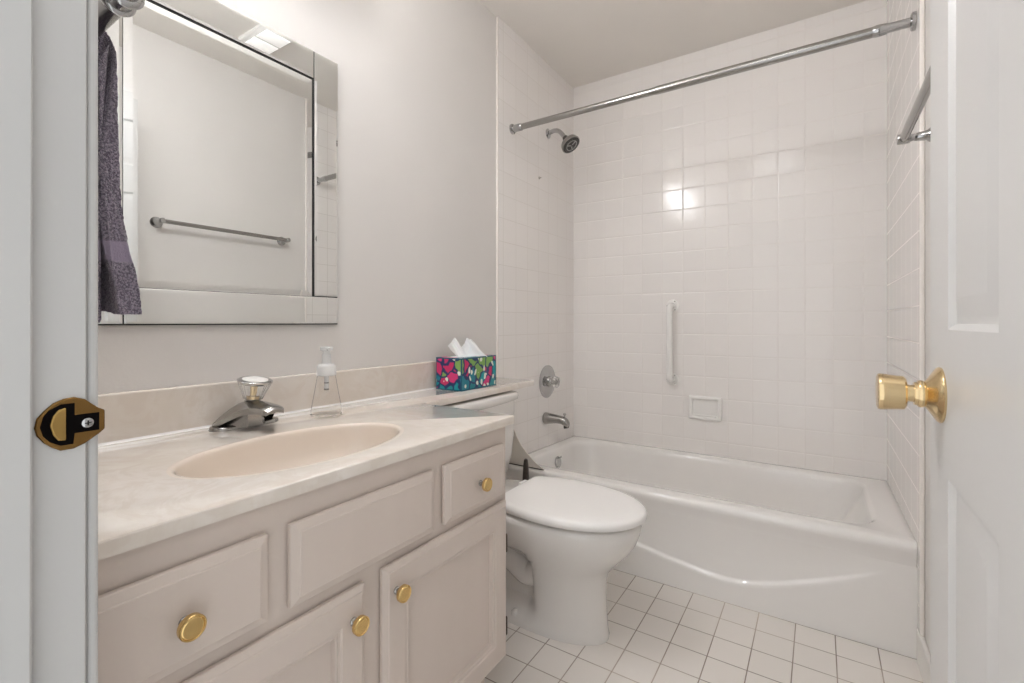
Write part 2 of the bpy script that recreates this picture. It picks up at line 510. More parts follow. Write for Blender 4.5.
for nm, x, ax in (('door_knob', DX, (-1, 0, 0)), ('door_knob', DX + 0.035, (1, 0, 0))):
    bm = NB(); lathe(bm, [p for p in KP if p[0] <= 0.0175], (x, 0.807, 0.917), ax, 40)
    k = obj('knob_rose', bm, M['brass'], dr, angle=35, label='round polished brass rose plate')
    bm = NB(); lathe(bm, [(0.012, 0.011)] + [p for p in KP if p[0] > 0.0176], (x, 0.807, 0.917), ax, 40)
    obj(nm, bm, M['brass'], dr, angle=35, label='polished brass door knob')
for z in (0.25, 1.02, 1.80):
    bm = NB(); lathe(bm, [(0, 0.005), (0.085, 0.005)], (1.4135, 0.1685, z), (0, 0, 1), 12)
    obj('hinge', bm, M['brass'], dr, label='brass hinge barrel')

# ------------------------------------------------------------------ bathtub
T0, T1 = 0.003, XR - 0.003          # tub ends (partly under the tile)
TX0, TX1 = TL, TR
YT0, YT1 = 1.852, TB
def rimz(y): return 0.350 - 0.024 * (y - 1.85) / 0.75
def rrect(x0, x1, y0, y1, r, z, n=10):
    if not isinstance(r, (tuple, list)): r = (r,) * 4
    pts = []
    for (cx, cy, a0, rr) in ((x1 - r[0], y1 - r[0], 0, r[0]), (x0 + r[1], y1 - r[1], PI / 2, r[1]), (x0 + r[2], y0 + r[2], PI, r[2]), (x1 - r[3], y0 + r[3], 1.5 * PI, r[3])):
        for k in range(n):
            a = a0 + PI / 2 * k / (n - 1)
            pts.append(Vector((cx + rr * math.cos(a), cy + rr * math.sin(a), z(cy + rr * math.sin(a)) if callable(z) else z)))
    return pts
bm = NB()
rings = []
dz = lambda d: (lambda y: rimz(y) + d)
rings.append(rrect(TX0, TX1, 1.8480, YT1, 0.004, 0.275))
rings.append(rrect(TX0, TX1, 1.8440, YT1, 0.004, dz(-0.050)))
rings.append(rrect(TX0, TX1, 1.8375, YT1, 0.004, dz(-0.034)))
rings.append(rrect(TX0, TX1, 1.8355, YT1, 0.004, dz(-0.020)))
rings.append(rrect(TX0, TX1, 1.8390, YT1, 0.004, dz(-0.009)))
rings.append(rrect(TX0, TX1, 1.8480, YT1, 0.004, dz(-0.002)))
rings.append(rrect(TX0 + .001, TX1 - .001, 1.860, YT1 - .001, 0.005, dz(0.0)))
rings.append(rrect(TX0 + .02, TX1 - .02, 1.885, YT1 - .012, 0.02, dz(0.0)))
B = (0.075, 1.415, 1.925, 2.556)
def inner(d, z, r): return rrect(B[0] + d, B[1] - d * 1.0, B[2] + d, B[3] - d, r, z)
rings.append(inner(-0.010, dz(-0.001), 0.115))
rings.append(inner(0.000, dz(-0.006), 0.11))
rings.append(inner(0.007, dz(-0.016), 0.107))
rings.append(inner(0.012, dz(-0.034), 0.105))
rings.append(rrect(0.095, 1.375, 1.945, 2.535, 0.11, 0.24))
rings.append(rrect(0.11, 1.33, 1.957, 2.523, 0.12, 0.15))
rings.append(rrect(0.125, 1.28, 1.972, 2.508, 0.12, 0.10))
rings.append(rrect(0.15, 1.24, 1.998, 2.482, 0.12, 0.072))
rings.append(rrect(0.20, 1.18, 2.045, 2.435, 0.12, 0.062))
rings.append(rrect(0.45, 0.95, 2.20, 2.28, 0.02, 0.060))
loft(bm, rings, cap0=False)
# apron with its curved ledge
def ledge(x):
    P = [(0.0, 0.30), (0.25, 0.205), (0.45, 0.162), (0.653, 0.127), (0.756, 0.109), (0.898, 0.089), (0.96, 0.083), (1.03, 0.087), (1.148, 0.120), (1.27, 0.168), (1.408, 0.232), (1.52, 0.29)]
    for (a, b), (c, d) in zip(P[:-1], P[1:]):
        if x <= c:
            t = (x - a) / (c - a)
            return b + (d - b) * t
    return P[-1][1]
nx = 90
cols = []
for i in range(nx + 1):
    x = TX0 + (TX1 - TX0) * i / nx
    zc = sum(ledge(min(1.5, max(0.0, x + s * 0.012))) for s in (-2, -1, 0, 1, 2)) / 5
    depth = 0.011 * (1 - ss(x, 1.22, 1.45)) * ss(x, 0.0, 0.2)
    zs = sorted([0.0, zc * 0.5, zc - 0.02, zc - 0.010, zc - 0.006, zc - 0.002, zc, zc + 0.003, zc + 0.006, zc + 0.010, zc + 0.02, zc + 0.35 * (0.275 - zc), zc + 0.7 * (0.275 - zc), 0.275])
    cols.append([Vector((x, 1.8480 + depth * (ss(z, zc - 0.010, zc + 0.006) - ss(z, 0.235, 0.275)) + 0.0 , z)) for z in [min(0.275, max(0, z)) for z in zs]])
VV = [[bm.verts.new(p) for p in c] for c in cols]
for a, b in zip(VV[:-1], VV[1:]):
    for j in range(len(a) - 1):
        try: bm.faces.new((a[j], b[j], b[j + 1], a[j + 1]))
        except ValueError: pass
tb = thing('bathtub', 'white enamelled built-in bathtub along the tiled back wall', 'bathtub', (0.757, 2.22, 0.0))
bmesh.ops.dissolve_degenerate(bm, dist=1e-5, edges=bm.edges)
obj('tub_body', bm, M['enamel'], tb, angle=60)
bm = NB(); lathe(bm, [(-0.012, 0.031), (0.004, 0.031), (0.008, 0.027), (0.0095, 0.0)], (0.0925, 2.235, 0.268), (1, 0, 0.16), 28)
ov = obj('overflow_plate', bm, M['chrome'], tb, label='round chrome overflow plate')
bm = NB(); lathe(bm, [(0, 0.004), (0.018, 0.0045), (0.020, 0.0)], (0.098, 2.235, 0.292), (1, 0, 0.5), 12)
obj('trip_lever', bm, M['chrome'], ov, label='small chrome trip lever')
bm = NB(); lathe(bm, [(0, 0.032), (0.003, 0.03), (0.004, 0.0)], (0.25, 2.24, 0.0605), (0, 0, 1), 28)
obj('drain', bm, M['chrome'], tb, label='round chrome drain')

# splash guard in the tub's front corner
def guard():
    bm = NB()
    pts = [(0.012, 0.352), (0.225, 0.352), (0.218, 0.3565), (0.19, 0.372), (0.16, 0.393), (0.13, 0.418), (0.105, 0.445), (0.085, 0.475), (0.062, 0.52), (0.040, 0.565), (0.012, 0.60)]
    prism(bm, [(x, 1.846, z) for x, z in pts], (0, 0.005, 0))
    return bm
sg = thing('splash_guard', 'curved beige plastic splash guard on tub corner behind the toilet', 'splash guard', (0.1, 1.848, 0.352))
obj('guard_panel', guard(), M['guard'], sg, bevel=0.0012)
bm = NB(); box(bm, (0.012, 1.8442, 0.3495), (0.226, 1.848, 0.3522)); obj('base_seal', bm, M['bronze'], sg, label='dark seal along the bottom')

# ------------------------------------------------------------------ toilet
TYC = 1.425
def egg(x, x0, xc, x1, w0, w):
    """half width at x: back edge x0 (w0), widest xc (w), front x1"""
    if x >= xc:
        t = min(1, (x - xc) / (x1 - xc)); return w * math.sqrt(max(0, 1 - t ** 2.15))
    t = (xc - x) / (xc - x0)
    return w - (w - w0) * t * t
def egg_ring(x0, xc, x1, w0, w, z, n=26, notch=None, rback=0.012, yc=TYC):
    xs = []
    for k in range(n + 1):
        t = k / n
        xs.append(x0 + (x1 - x0) * (math.sin(t * PI / 2) ** 0.9 if t > 0 else 0) if False else x0 + (x1 - x0) * (1 - math.cos(t * PI)) / 2)
    hw = []
    for x in xs:
        h = egg(x, x0, xc, x1, w0, w)
        if x - x0 < rback: h -= rback * (1 - math.sqrt(max(0, 1 - (1 - (x - x0) / rback) ** 2)))
        if notch: h *= notch(x, z)
        hw.append(h)
    a = [Vector((x, yc - h, z)) for x, h in zip(xs, hw)]
    b = [Vector((x, yc + h, z)) for x, h in zip(xs, hw)]
    b = b[::-1]
    a[-1].y = yc - 0.004; b[0].y = yc + 0.004
    return a + b

tl = thing('toilet', 'white porcelain toilet with closed lid between vanity and bathtub', 'toilet', (0.40, TYC, 0.0))
def notch(x, z):
    k = ss(z, 0.035, 0.075) * (1 - ss(z, 0.20, 0.30))
    return 1 - 0.62 * k * (1 - ss(x, 0.435, 0.49))
# (z, x_back, x_wide, x_front, w_back, w)
prof = [(0.0, 0.13, 0.475, 0.694, 0.086, 0.099), (0.012, 0.13, 0.48, 0.696, 0.086, 0.100), (0.03, 0.132, 0.48, 0.692, 0.085, 0.099), (0.05, 0.134, 0.48, 0.690, 0.085, 0.099),
        (0.075, 0.136, 0.49, 0.688, 0.090, 0.101), (0.11, 0.14, 0.50, 0.686, 0.094, 0.104), (0.15, 0.14, 0.51, 0.684, 0.097, 0.107), (0.185, 0.14, 0.52, 0.686, 0.102, 0.114),
        (0.21, 0.14, 0.525, 0.694, 0.104, 0.121), (0.235, 0.14, 0.53, 0.712, 0.106, 0.132), (0.26, 0.14, 0.525, 0.735, 0.108, 0.146), (0.29, 0.13, 0.52, 0.763, 0.108, 0.160),
        (0.32, 0.11, 0.52, 0.782, 0.108, 0.170), (0.35, 0.09, 0.52, 0.793, 0.108, 0.1755), (0.372, 0.07, 0.52, 0.797, 0.108, 0.1765), (0.384, 0.07, 0.52, 0.794, 0.106, 0.174), (0.388, 0.075, 0.52, 0.786, 0.10, 0.168)]
bm = NB()
loft(bm, [egg_ring(x0, xc, x1, w0, w, z, 40, notch, 0.03) for z, x0, xc, x1, w0, w in prof])
# trapway bulges on both sides
for s in (-1, 1):
    path = spline([(0.50, TYC + s * 0.052, 0.215), (0.44, TYC + s * 0.056, 0.165), (0.37, TYC + s * 0.056, 0.195), (0.30, TYC + s * 0.056, 0.225), (0.235, TYC + s * 0.054, 0.16), (0.22, TYC + s * 0.05, 0.03)], 6)
    tube(bm, path, 0.040, 14)
obj('bowl', bm, M['porcelain'], tl, angle=50)
for s in (-1, 1):
    bm = NB(); lathe(bm, [(0, 0.014), (0.012, 0.013), (0.018, 0.008), (0.0195, 0)], (0.40, TYC + s * 0.088, 0.028), (0, 0, 1), 18)
    obj('bolt_cap', bm, M['porcelain'], tl)
# seat and lid
bm = NB()
sx0, sxc, sx1, sw0, sw = 0.345, 0.535, 0.815, 0.140, 0.184
loft(bm, [egg_ring(sx0 + .006, sxc, sx1 - .016, sw0 - .006, sw - .014, 0.394, 40), egg_ring(sx0 + .003, sxc, sx1 - .011, sw0 - .003, sw - .010, 0.397, 40), egg_ring(sx0 + .003, sxc, sx1 - .011, sw0 - .003, sw - .010, 0.403, 40), egg_ring(sx0 + .006, sxc, sx1 - .016, sw0 - .006, sw - .014, 0.4058, 40)])
obj('seat', bm, M['seat'], tl, angle=60)
bm = NB()
rings = []
for ins, z in ((0.006, 0.4040), (0.001, 0.4050), (0.0, 0.409), (0.0005, 0.416), (0.004, 0.4225), (0.011, 0.4265), (0.022, 0.4285), (0.05, 0.4295), (0.10, 0.4300)):
    rings.append(egg_ring(sx0 + ins * 0.7, sxc, sx1 - ins, sw0 - ins, sw - ins, z, 40, None, 0.02))
loft(bm, rings)
obj('lid', bm, M['seat'], tl, angle=60)
for s in (-1, 1):
    bm = NB(); box(bm, (0.322, TYC + s * 0.075 - 0.022, 0.3885), (0.352, TYC + s * 0.075 + 0.022, 0.418))
    obj('lid_hinge', bm, M['seat'], tl, bevel=0.006, seg=3)
# tank
def tank_ring(x0, x1, hw, z, bow=0.016, r=0.03, n=14):
    pts = []
    for k in range(n + 1):                     # bowed front, from -y to +y
        t = -1 + 2 * k / n
        pts.append(Vector((x1 - bow * t * t, TYC + t * (hw - r), z)))
    e = x1 - bow
    def arc(cx, cy, a0, a1):
        return [Vector((cx + r * math.cos(a0 + (a1 - a0) * i / 5), cy + r * math.sin(a0 + (a1 - a0) * i / 5), z)) for i in range(1, 6)]
    p2 = arc(e - r, TYC + hw - r, 0, PI / 2)
    p1 = [Vector((p.x, 2 * TYC - p.y, p.z)) for p in p2][::-1]
    return pts + p2 + [Vector((x0, TYC + hw, z)), Vector((x0, TYC - hw, z))] + p1
bm = NB()
loft(bm, [tank_ring(0.022, 0.195, 0.195, 0.388), tank_ring(0.02, 0.202, 0.205, 0.40), tank_ring(0.02, 0.212, 0.222, 0.46), tank_ring(0.02, 0.217, 0.232, 0.55), tank_ring(0.02, 0.218, 0.236, 0.69)])
obj('tank', bm, M['porcelain'], tl, angle=60)
bm = NB()
loft(bm, [tank_ring(0.016, 0.220, 0.238, 0.690), tank_ring(0.013, 0.229, 0.246, 0.695), tank_ring(0.013, 0.231, 0.248, 0.708), tank_ring(0.014, 0.229, 0.246, 0.719), tank_ring(0.018, 0.222, 0.240, 0.7245), tank_ring(0.03, 0.205, 0.225, 0.726)])
obj('tank_lid', bm, M['porcelain'], tl, angle=60)
bm = NB(); lathe(bm, [(0, 0.012), (0.006, 0.012), (0.008, 0.006), (0.016, 0.006)], (0.212, 1.26, 0.655), (1, 0, 0), 18)
tube(bm, [(0.226, 1.26, 0.655), (0.230, 1.285, 0.652), (0.232, 1.325, 0.648)], [0.006, 0.0055, 0.007], 10)
obj('flush_lever', bm, M['chrome'], tl, label='chrome flush lever')

# toilet brush behind the toilet
br = thing('toilet_brush', 'dark brown handled toilet brush standing between toilet and bathtub', 'toilet brush', (0.205, 1.72, 0.0))
bm = NB(); lathe(bm, [(0, 0.045), (0.004, 0.047), (0.11, 0.042), (0.115, 0.040), (0.112, 0.037), (0.02, 0.040)], (0.205, 1.72, 0.0), (0, 0, 1), 28)
obj('holder', bm, M['white'], br)
bm = NB(); lathe(bm, [(0.025, 0.02), (0.03, 0.032), (0.09, 0.032), (0.10, 0.015), (0.11, 0.01), (0.25, 0.0105), (0.33, 0.0145), (0.40, 0.0115), (0.425, 0.008), (0.43, 0.0)], (0.205, 1.72, 0.0), (0.008, 0, 1), 18)
obj('handle', bm, M['brush'], br)

# ------------------------------------------------------------------ vanity cabinet
XF = 0.545
VY0, VY1 = 0.166, 1.062
ZC0, ZC1 = 0.108, 0.7345
vc = thing('vanity_cabinet', 'beige painted vanity cabinet with brass knobs under the sink counter', 'cabinet', (0.28, 0.61, 0.0))
bm = NB()
box(bm, (0.004, VY0, ZC0), (XF - 0.018, VY0 + 0.016, ZC1)); box(bm, (0.004, VY1 - 0.016, 0.0), (0.475, VY1, ZC1)); box(bm, (0.475, VY1 - 0.016, ZC0), (XF - 0.018, VY1, ZC1))
box(bm, (0.004, VY0 + 0.016, ZC0), (XF - 0.018, VY1 - 0.016, ZC0 + 0.016))
box(bm, (XF - 0.018, VY0, ZC0), (XF, VY1, ZC1))
obj('body', bm, M['cab'], vc, bevel=0.0015)
bm = NB(); box(bm, (0.458, VY0, 0.0), (0.474, VY1 - 0.016, ZC0)); obj('toe_kick', bm, M['cab'], vc)
CH = [(0.006, 0), (0.006, 0.0030), (0, 0.0032), (0, 0.0105), (0.0015, 0.0125), (0.013, 0.0165), (0.0145, 0.0188)]
def front(name, y0, y1, z0, z1, steps):
    bm = NB(); rect_steps(bm, (XF, y0, z0), (0, 1, 0), (0, 0, 1), (1, 0, 0), y1 - y0, z1 - z0, steps)
    return obj(name, bm, M['cab'], vc, angle=20, bevel=0.0008, seg=1)
def knob(parent, y, z, x0):
    bm = NB(); lathe(bm, [(0, 0.0075), (0.002, 0.0075), (0.004, 0.0055), (0.015, 0.005), (0.016, 0.009)], (x0, y, z), (1, 0, 0), 20)
    k = obj('knob', bm, M['nickel'], parent, angle=40, label='round knob with grey stem and gold face')
    bm = NB(); lathe(bm, [(0.0155, 0.010), (0.0165, 0.0160), (0.0235, 0.0163), (0.0250, 0.0155), (0.0250, 0.0142), (0.0243, 0.0136), (0.0247, 0.0128), (0.0253, 0.0120), (0.0255, 0.0)], (x0, y, z), (1, 0, 0), 28)
    obj('knob_face', bm, M['knobgold'], k, angle=30, label='gold knob face')
d1 = front('drawer', 0.176, 0.398, 0.557, 0.690, CH)
d2 = front('false_drawer_front', 0.434, 0.766, 0.557, 0.690, CH)
d3 = front('drawer', 0.801, 1.038, 0.557, 0.690, CH)
DS = [(0.006, 0), (0.006, 0.0030), (0, 0.0032), (0, 0.0105), (0.0015, 0.0125), (0.010, 0.0165), (0.0115, 0.0188), (0.054, 0.0188), (0.056, 0.0160), (0.060, 0.0150), (0.0640, 0.0165), (0.0660, 0.0145), (0.0666, 0.0045), (0.069, 0.0042)]
e1 = front('door', 0.176, 0.580, 0.122, 0.533, DS)
e2 = front('door', 0.622, 1.047, 0.122, 0.537, DS)
XK = XF + 0.0188
knob(d1, 0.283, 0.620, XK); knob(d3, 0.924, 0.618, XK); knob(e1, 0.549, 0.479, XK); knob(e2, 0.651, 0.486, XK)
for z in (0.418, 0.196):
    bm = NB(); lathe(bm, [(0, 0.004), (0.003, 0.005), (0.045, 0.005), (0.048, 0.004)], (XF + 0.006, 1.0535, z - 0.024), (0, 0, 1), 12)
    obj('hinge', bm, M['bronze'], e2, label='dark bronze hinge')
    bm = NB(); lathe(bm, [(0, 0.004), (0.003, 0.005), (0.045, 0.005), (0.048, 0.004)], (XF + 0.006, 0.1705, z - 0.024), (0, 0, 1), 12)
    obj('hinge', bm, M['bronze'], e1, label='dark bronze hinge')

# ------------------------------------------------------------------ vanity top: slab, basin, backsplash
ZT1 = 0.757
BX, BY, BA, BB = 0.362, 0.586, 0.134, 0.228
vt = thing('countertop', 'cream marbled counter with moulded oval basin and ledge over the toilet tank', 'countertop', (0.28, 0.62, 0.735))
def fillet(pts, rad, n=6):
    out = []
    N = len(pts)
    for i in range(N):
        p = Vector(pts[i]); a = Vector(pts[i - 1]) - p; b = Vector(pts[(i + 1) % N]) - p
        r = rad[i]
        if r == 0: out.append(p); continue
        a.normalize(); b.normalize()
        ang = a.angle(b); t = r / math.tan(ang / 2)
        c = p + (a + b).normalized() * (r / math.sin(ang / 2))
        s, e = p + a * t - c, p + b * t - c
        tot = s.angle(e); sgn = 1 if (s.x * e.y - s.y * e.x) > 0 else -1
        for k in range(n + 1):
            th = sgn * tot * k / n
            out.append(c + Vector((s.x * math.cos(th) - s.y * math.sin(th), s.x * math.sin(th) + s.y * math.cos(th))))
    return out
outline = fillet([(0.001, 0.158), (0.560, 0.158), (0.560, 1.087), (0.213, 1.087), (0.213, 1.790), (0.001, 1.790)], [0, 0, 0.006, 0.03, 0.012, 0])
def offset(pts, d):
    out = []; N = len(pts)
    for i in range(N):
        p, a, b = pts[i], pts[i - 1], pts[(i + 1) % N]
        e1 = (p - a).normalized(); e2 = (b - p).normalized()
        n1 = Vector((-e1.y, e1.x)); n2 = Vector((-e2.y, e2.x))
        m = (n1 + n2); m = m / max(1e-6, m.dot(n1))
        out.append(p + m * d)
    return out
bm = NB()
ring = lambda pts, z: [Vector((p.x, p.y, z)) for p in pts]
in3 = offset(outline, 0.004)
in1 = offset(outline, 0.0012)
R = loft(bm, [ring(outline, ZT1 - 0.022), ring(outline, ZT1 - 0.004), ring(in1, ZT1 - 0.0012), ring(in3, ZT1)], cap0=False, cap1=False)
NE = 64
def ell(k, z, dx=0.0): return [Vector((BX + dx + (BA * k) * math.cos(2 * PI * i / NE), BY + (BB + BA * (k - 1)) * math.sin(2 * PI * i / NE), z)) for i in range(NE)]
E0 = [bm.verts.new(p) for p in ell(1.10, ZT1)]
from mathutils.geometry import tessellate_polygon
E1 = [bm.verts.new(p) for p in ell(1.10, ZT1 - 0.022)]
for outer, inner_ in ((R[-1], E0), (R[0], E1)):
    flat = list(outer) + list(inner_)
    for t in tessellate_polygon([[v.co.copy() for v in outer], [v.co.copy() for v in inner_]]):
        try: bm.faces.new([flat[i] for i in t])
        except ValueError: pass
for i in range(NE):
    j = (i + 1) % NE
    bm.faces.new((E0[i], E0[j], E1[j], E1[i]))
obj('slab', bm, M['marble'], vt, angle=50)
bm = NB()
loft(bm, cap0=False, rings=[ell(1.10, ZT1), ell(1.06, ZT1 + 0.0005), ell(1.03, ZT1 - 0.0005), ell(1.012, ZT1 - 0.003), ell(1.0, ZT1 - 0.007), ell(0.99, ZT1 - 0.015), ell(0.97, ZT1 - 0.035), ell(0.94, ZT1 - 0.055), ell(0.88, ZT1 - 0.075), ell(0.76, ZT1 - 0.092),
          ell(0.62, ZT1 - 0.111), ell(0.45, ZT1 - 0.124), ell(0.28, ZT1 - 0.131), ell(0.15, ZT1 - 0.134)])
obj('basin', bm, M['basin'], vt, angle=70)
bm = NB(); lathe(bm, [(0, 0.026), (0.003, 0.026), (0.005, 0.021), (0.004, 0.019), (0.006, 0.017), (0.008, 0.0)], (BX, BY, ZT1 - 0.1345), (0, 0, 1), 28)
obj('drain', bm, M['chrome'], vt, label='chrome basin drain')
bm = NB(); box(bm, (0.001, 0.158, ZT1 - 0.012), (0.021, 1.50, 0.862)); obj('backsplash', bm, M['marble'], vt, bevel=0.005, seg=3)
bm = NB(); prism(bm, [(0.0205, 0.158, ZT1 - 0.0005), (0.0265, 0.158, ZT1 - 0.0005), (0.0225, 0.158, ZT1 + 0.0022), (0.0205, 0.158, ZT1 + 0.006)], (0, 1.342, 0)); obj('caulk_line', bm, M['white'], vt, label='white caulk along the backsplash foot')

# ------------------------------------------------------------------ faucet
FX, FY, FZ = 0.075, 0.615, ZT1
fc = thing('faucet', 'grey metal basin faucet with clear crystal knob handle', 'faucet', (FX, FY, FZ))
def stadium(cx, cy, hx, hy, z, n=12):
    pts = []
    for a0, sy in ((0, 1), (PI, -1)):
        for k in range(n + 1):
            a = a0 + PI * k / n
            pts.append(Vector((cx + hx * math.cos(a), cy + sy * (hy - hx) + hx * math.sin(a), z)))
    return pts
bm = NB(); loft(bm, [stadium(FX, FY, 0.027, 0.081, FZ), stadium(FX, FY, 0.027, 0.081, FZ + 0.005), stadium(FX, FY, 0.025, 0.079, FZ + 0.008), stadium(FX, FY, 0.020, 0.070, FZ + 0.010)])
obj('base_plate', bm, M['nickel'], fc, angle=40)
def fshell(x, w, ze, zc, th):
    """one cross-section of the swept body: wide thin wings that rise to a crown"""
    top, bot = [], []
    n = 16
    for k in range(n + 1):
        y = -1 + 2 * k / n
        z = ze + (zc - ze) * (1 - abs(y) ** 1.7)
        top.append(Vector((x, FY + w * y, z)))
        bot.append(Vector((x, FY + w * y * 0.985, z - th)))
    return top + bot[::-1]
zb = FZ + 0.007
ST = [(0.046, 0.052, 0.009, 0.020, 0.006), (0.050, 0.062, 0.011, 0.036, 0.007), (0.060, 0.070, 0.013, 0.052, 0.008), (0.076, 0.069, 0.018, 0.060, 0.009), (0.092, 0.063, 0.026, 0.064, 0.010),
      (0.110, 0.054, 0.037, 0.066, 0.012), (0.130, 0.043, 0.048, 0.066, 0.013), (0.150, 0.034, 0.054, 0.065, 0.014), (0.175, 0.027, 0.056, 0.063, 0.014), (0.195, 0.024, 0.054, 0.060, 0.013), (0.204, 0.022, 0.051, 0.056, 0.011), (0.208, 0.019, 0.049, 0.052, 0.006)]
bm = NB()
loft(bm, [fshell(x, w, FZ + a, FZ + b_, th) for x, w, a, b_, th in ST])
# the core under the wings
def core(x, w, z1): return [Vector((x, FY - w, FZ + 0.004)), Vector((x, FY + w, FZ + 0.004)), Vector((x, FY + w * 0.8, FZ + z1)), Vector((x, FY - w * 0.8, FZ + z1))]
loft(bm, [core(0.052, 0.046, 0.022), core(0.075, 0.050, 0.044), core(0.096, 0.040, 0.048), core(0.112, 0.026, 0.050), core(0.118, 0.018, 0.052)])
spb = obj('spout', bm, M['nickel'], fc, angle=35)
bm = NB(); lathe(bm, [(0, 0.010), (0.008, 0.010), (0.009, 0.008)], (0.186, FY, FZ + 0.050), (0, 0, -1), 18)
obj('aerator', bm, M['chrome'], spb)
bm = NB(); lathe(bm, [(0.0, 0.018), (0.004, 0.018), (0.006, 0.013), (0.012, 0.0125)], (0.108, FY, FZ + 0.060), (0.12, 0, 1), 24)
obj('handle_collar', bm, M['nickel'], fc)
hax = (0.16, 0.03, 1)
bm = NB(); lathe(bm, [(0.008, 0.017), (0.011, 0.0215), (0.022, 0.0250), (0.036, 0.0310), (0.046, 0.0350), (0.049, 0.0355)], (0.108, FY, FZ + 0.060), hax, 60, flute=(15, 0.035))
hd = obj('handle', bm, M['crystal'], fc, angle=60, label='clear crystal fluted handle')
bm = NB(); lathe(bm, [(0.006, 0.009), (0.020, 0.010), (0.022, 0.006), (0.045, 0.006)], (0.108, FY, FZ + 0.060), hax, 16)
obj('handle_core', bm, M['brass'], hd, label='brass core inside the clear handle')
bm = NB(); lathe(bm, [(0.048, 0.0360), (0.051, 0.0385), (0.055, 0.0385), (0.057, 0.035), (0.0565, 0.029)], (0.108, FY, FZ + 0.060), hax, 40)
obj('handle_cap', bm, M['chrome'], hd, angle=50, label='chrome rim')
bm = NB(); lathe(bm, [(0.054, 0.0295), (0.0575, 0.028), (0.0605, 0.018), (0.0615, 0.0)], (0.108, FY, FZ + 0.060), hax, 36)
obj('handle_button', bm, M['white'], hd, angle=50, label='pale domed button on top')

# ------------------------------------------------------------------ soap dispenser
sd = thing('soap_dispenser', 'empty clear foaming soap bottle standing behind the basin', 'soap dispenser', (0.135, 0.800, ZT1))
c = (0.135, 0.800, ZT1)
bm = NB(); lathe(bm, [(0.0005, 0.036), (0.003, 0.0405), (0.010, 0.0405), (0.035, 0.0365), (0.07, 0.0300), (0.10, 0.0250), (0.116, 0.0225), (0.1165, 0.0215), (0.10, 0.0240), (0.07, 0.029), (0.035, 0.0355), (0.012, 0.0392), (0.006, 0.036), (0.0055, 0.0)], c, (0, 0, 1), 48)
obj('bottle', bm, M['clear'], sd, angle=60)
bm = NB(); lathe(bm, [(0.109, 0.0215), (0.110, 0.0250), (0.113, 0.0255), (0.134, 0.0245), (0.140, 0.020), (0.142, 0.013), (0.150, 0.0115), (0.168, 0.0115)], c, (0, 0, 1), 36)
pc = obj('pump_collar', bm, M['frost'], sd, angle=40, label='white translucent pump collar')
bm = NB(); lathe(bm, [(0.165, 0.0085), (0.176, 0.0095), (0.178, 0.017), (0.183, 0.0165), (0.1865, 0.0165), (0.187, 0.0)], c, (0, 0, 1), 30)
tube(bm, [(0.135, 0.800, ZT1 + 0.182), (0.150, 0.795, ZT1 + 0.182), (0.163, 0.790, ZT1 + 0.1805)], [0.006, 0.0055, 0.0045], 10)
obj('pump_head', bm, M['frost'], sd, angle=40, label='white translucent pump head')
bm = NB(); tube(bm, [(0.135, 0.800, ZT1 + 0.110), (0.135, 0.800, ZT1 + 0.072)], 0.0060, 12); obj('pump_tube', bm, M['frost'], sd)
bm = NB(); lathe(bm, [(0.070, 0.0065), (0.074, 0.0065)], c, (0, 0, 1), 14); lathe(bm, [(0.088, 0.0063), (0.091, 0.0063)], c, (0, 0, 1), 14); obj('pump_valve', bm, M['nickel'], sd, label='grey pump valve')

# ------------------------------------------------------------------ tissue box
tx = thing('tissue_box', 'floral pink, green and teal tissue box on the ledge beside the tile', 'tissue box', (0.100, 1.455, ZT1))
bm = NB()
rot = Matrix.Rotation(math.radians(0.6), 3, 'Z')
box(bm, (-0.0615, -0.111, 0), (0.0615, 0.111, 0.121))
bmesh.ops.rotate(bm, verts=bm.verts, cent=(0, 0, 0), matrix=rot); bmesh.ops.translate(bm, verts=bm.verts, vec=(0.100, 1.455, ZT1 + 0.0005))
ca = obj('carton', bm, M['floral'], tx, smooth=False)
bm = NB(); loft(bm, [stadium(0.100, 1.455, 0.030, 0.085, ZT1 + 0.1212), stadium(0.100, 1.455, 0.030, 0.085, ZT1 + 0.1222)]); obj('opening', bm, M['paper'], tx, smooth=False, label='white film opening')
def tissue(o0, d, poly, bend):
    """a soft folded sheet: poly = outline in (along, up) coordinates, filled by a grid between its left and right edges"""
    bm = NB()
    d = Vector((d[0], d[1], 0)).normalized(); nrm = Vector((d.y, -d.x, 0))
    (a0, a1, b1, b0) = [Vector(p) for p in poly]
    n = 14
    grid = []
    for j in range(n + 1):
        t = j / n
        row = []
        for i in range(n + 1):
            q = i / n
            p = (a0 * (1 - t) + a1 * t) * (1 - q) + (b0 * (1 - t) + b1 * t) * q
            off = bend * (math.sin(PI * q) * 0.7 + 0.35 * math.sin(5 * q + 2 * t)) * (0.3 + t) + 0.003 * math.sin(11 * q - 3 * t)
            row.append(bm.verts.new(Vector(o0) + d * p.x + nrm * off + Vector((0, 0, p.y + 0.0015 * math.sin(9 * q + 7 * t)))))
        grid.append(row)
    for a, b in zip(grid[:-1], grid[1:]):
        for i in range(n):
            bm.faces.new((a[i], a[i + 1], b[i + 1], b[i]))
    o = obj('tissue', bm, M['paper'], tx, angle=80)
    sdf = o.modifiers.new('solid', 'SOLIDIFY'); sdf.thickness = 0.0012
DT = (0.80, 0.60)
tissue((0.100, 1.445, ZT1 + 0.117), DT, [(-0.030, 0), (-0.068, 0.044), (-0.040, 0.078), (0.008, 0)], 0.012)
tissue((0.104, 1.455, ZT1 + 0.117), DT, [(-0.026, 0), (-0.026, 0.036), (0.000, 0.076), (0.078, 0)], -0.014)
tissue((0.094, 1.462, ZT1 + 0.117), DT, [(-0.020, 0), (-0.002, 0.074), (0.020, 0.068), (0.072, 0.003)], 0.006)

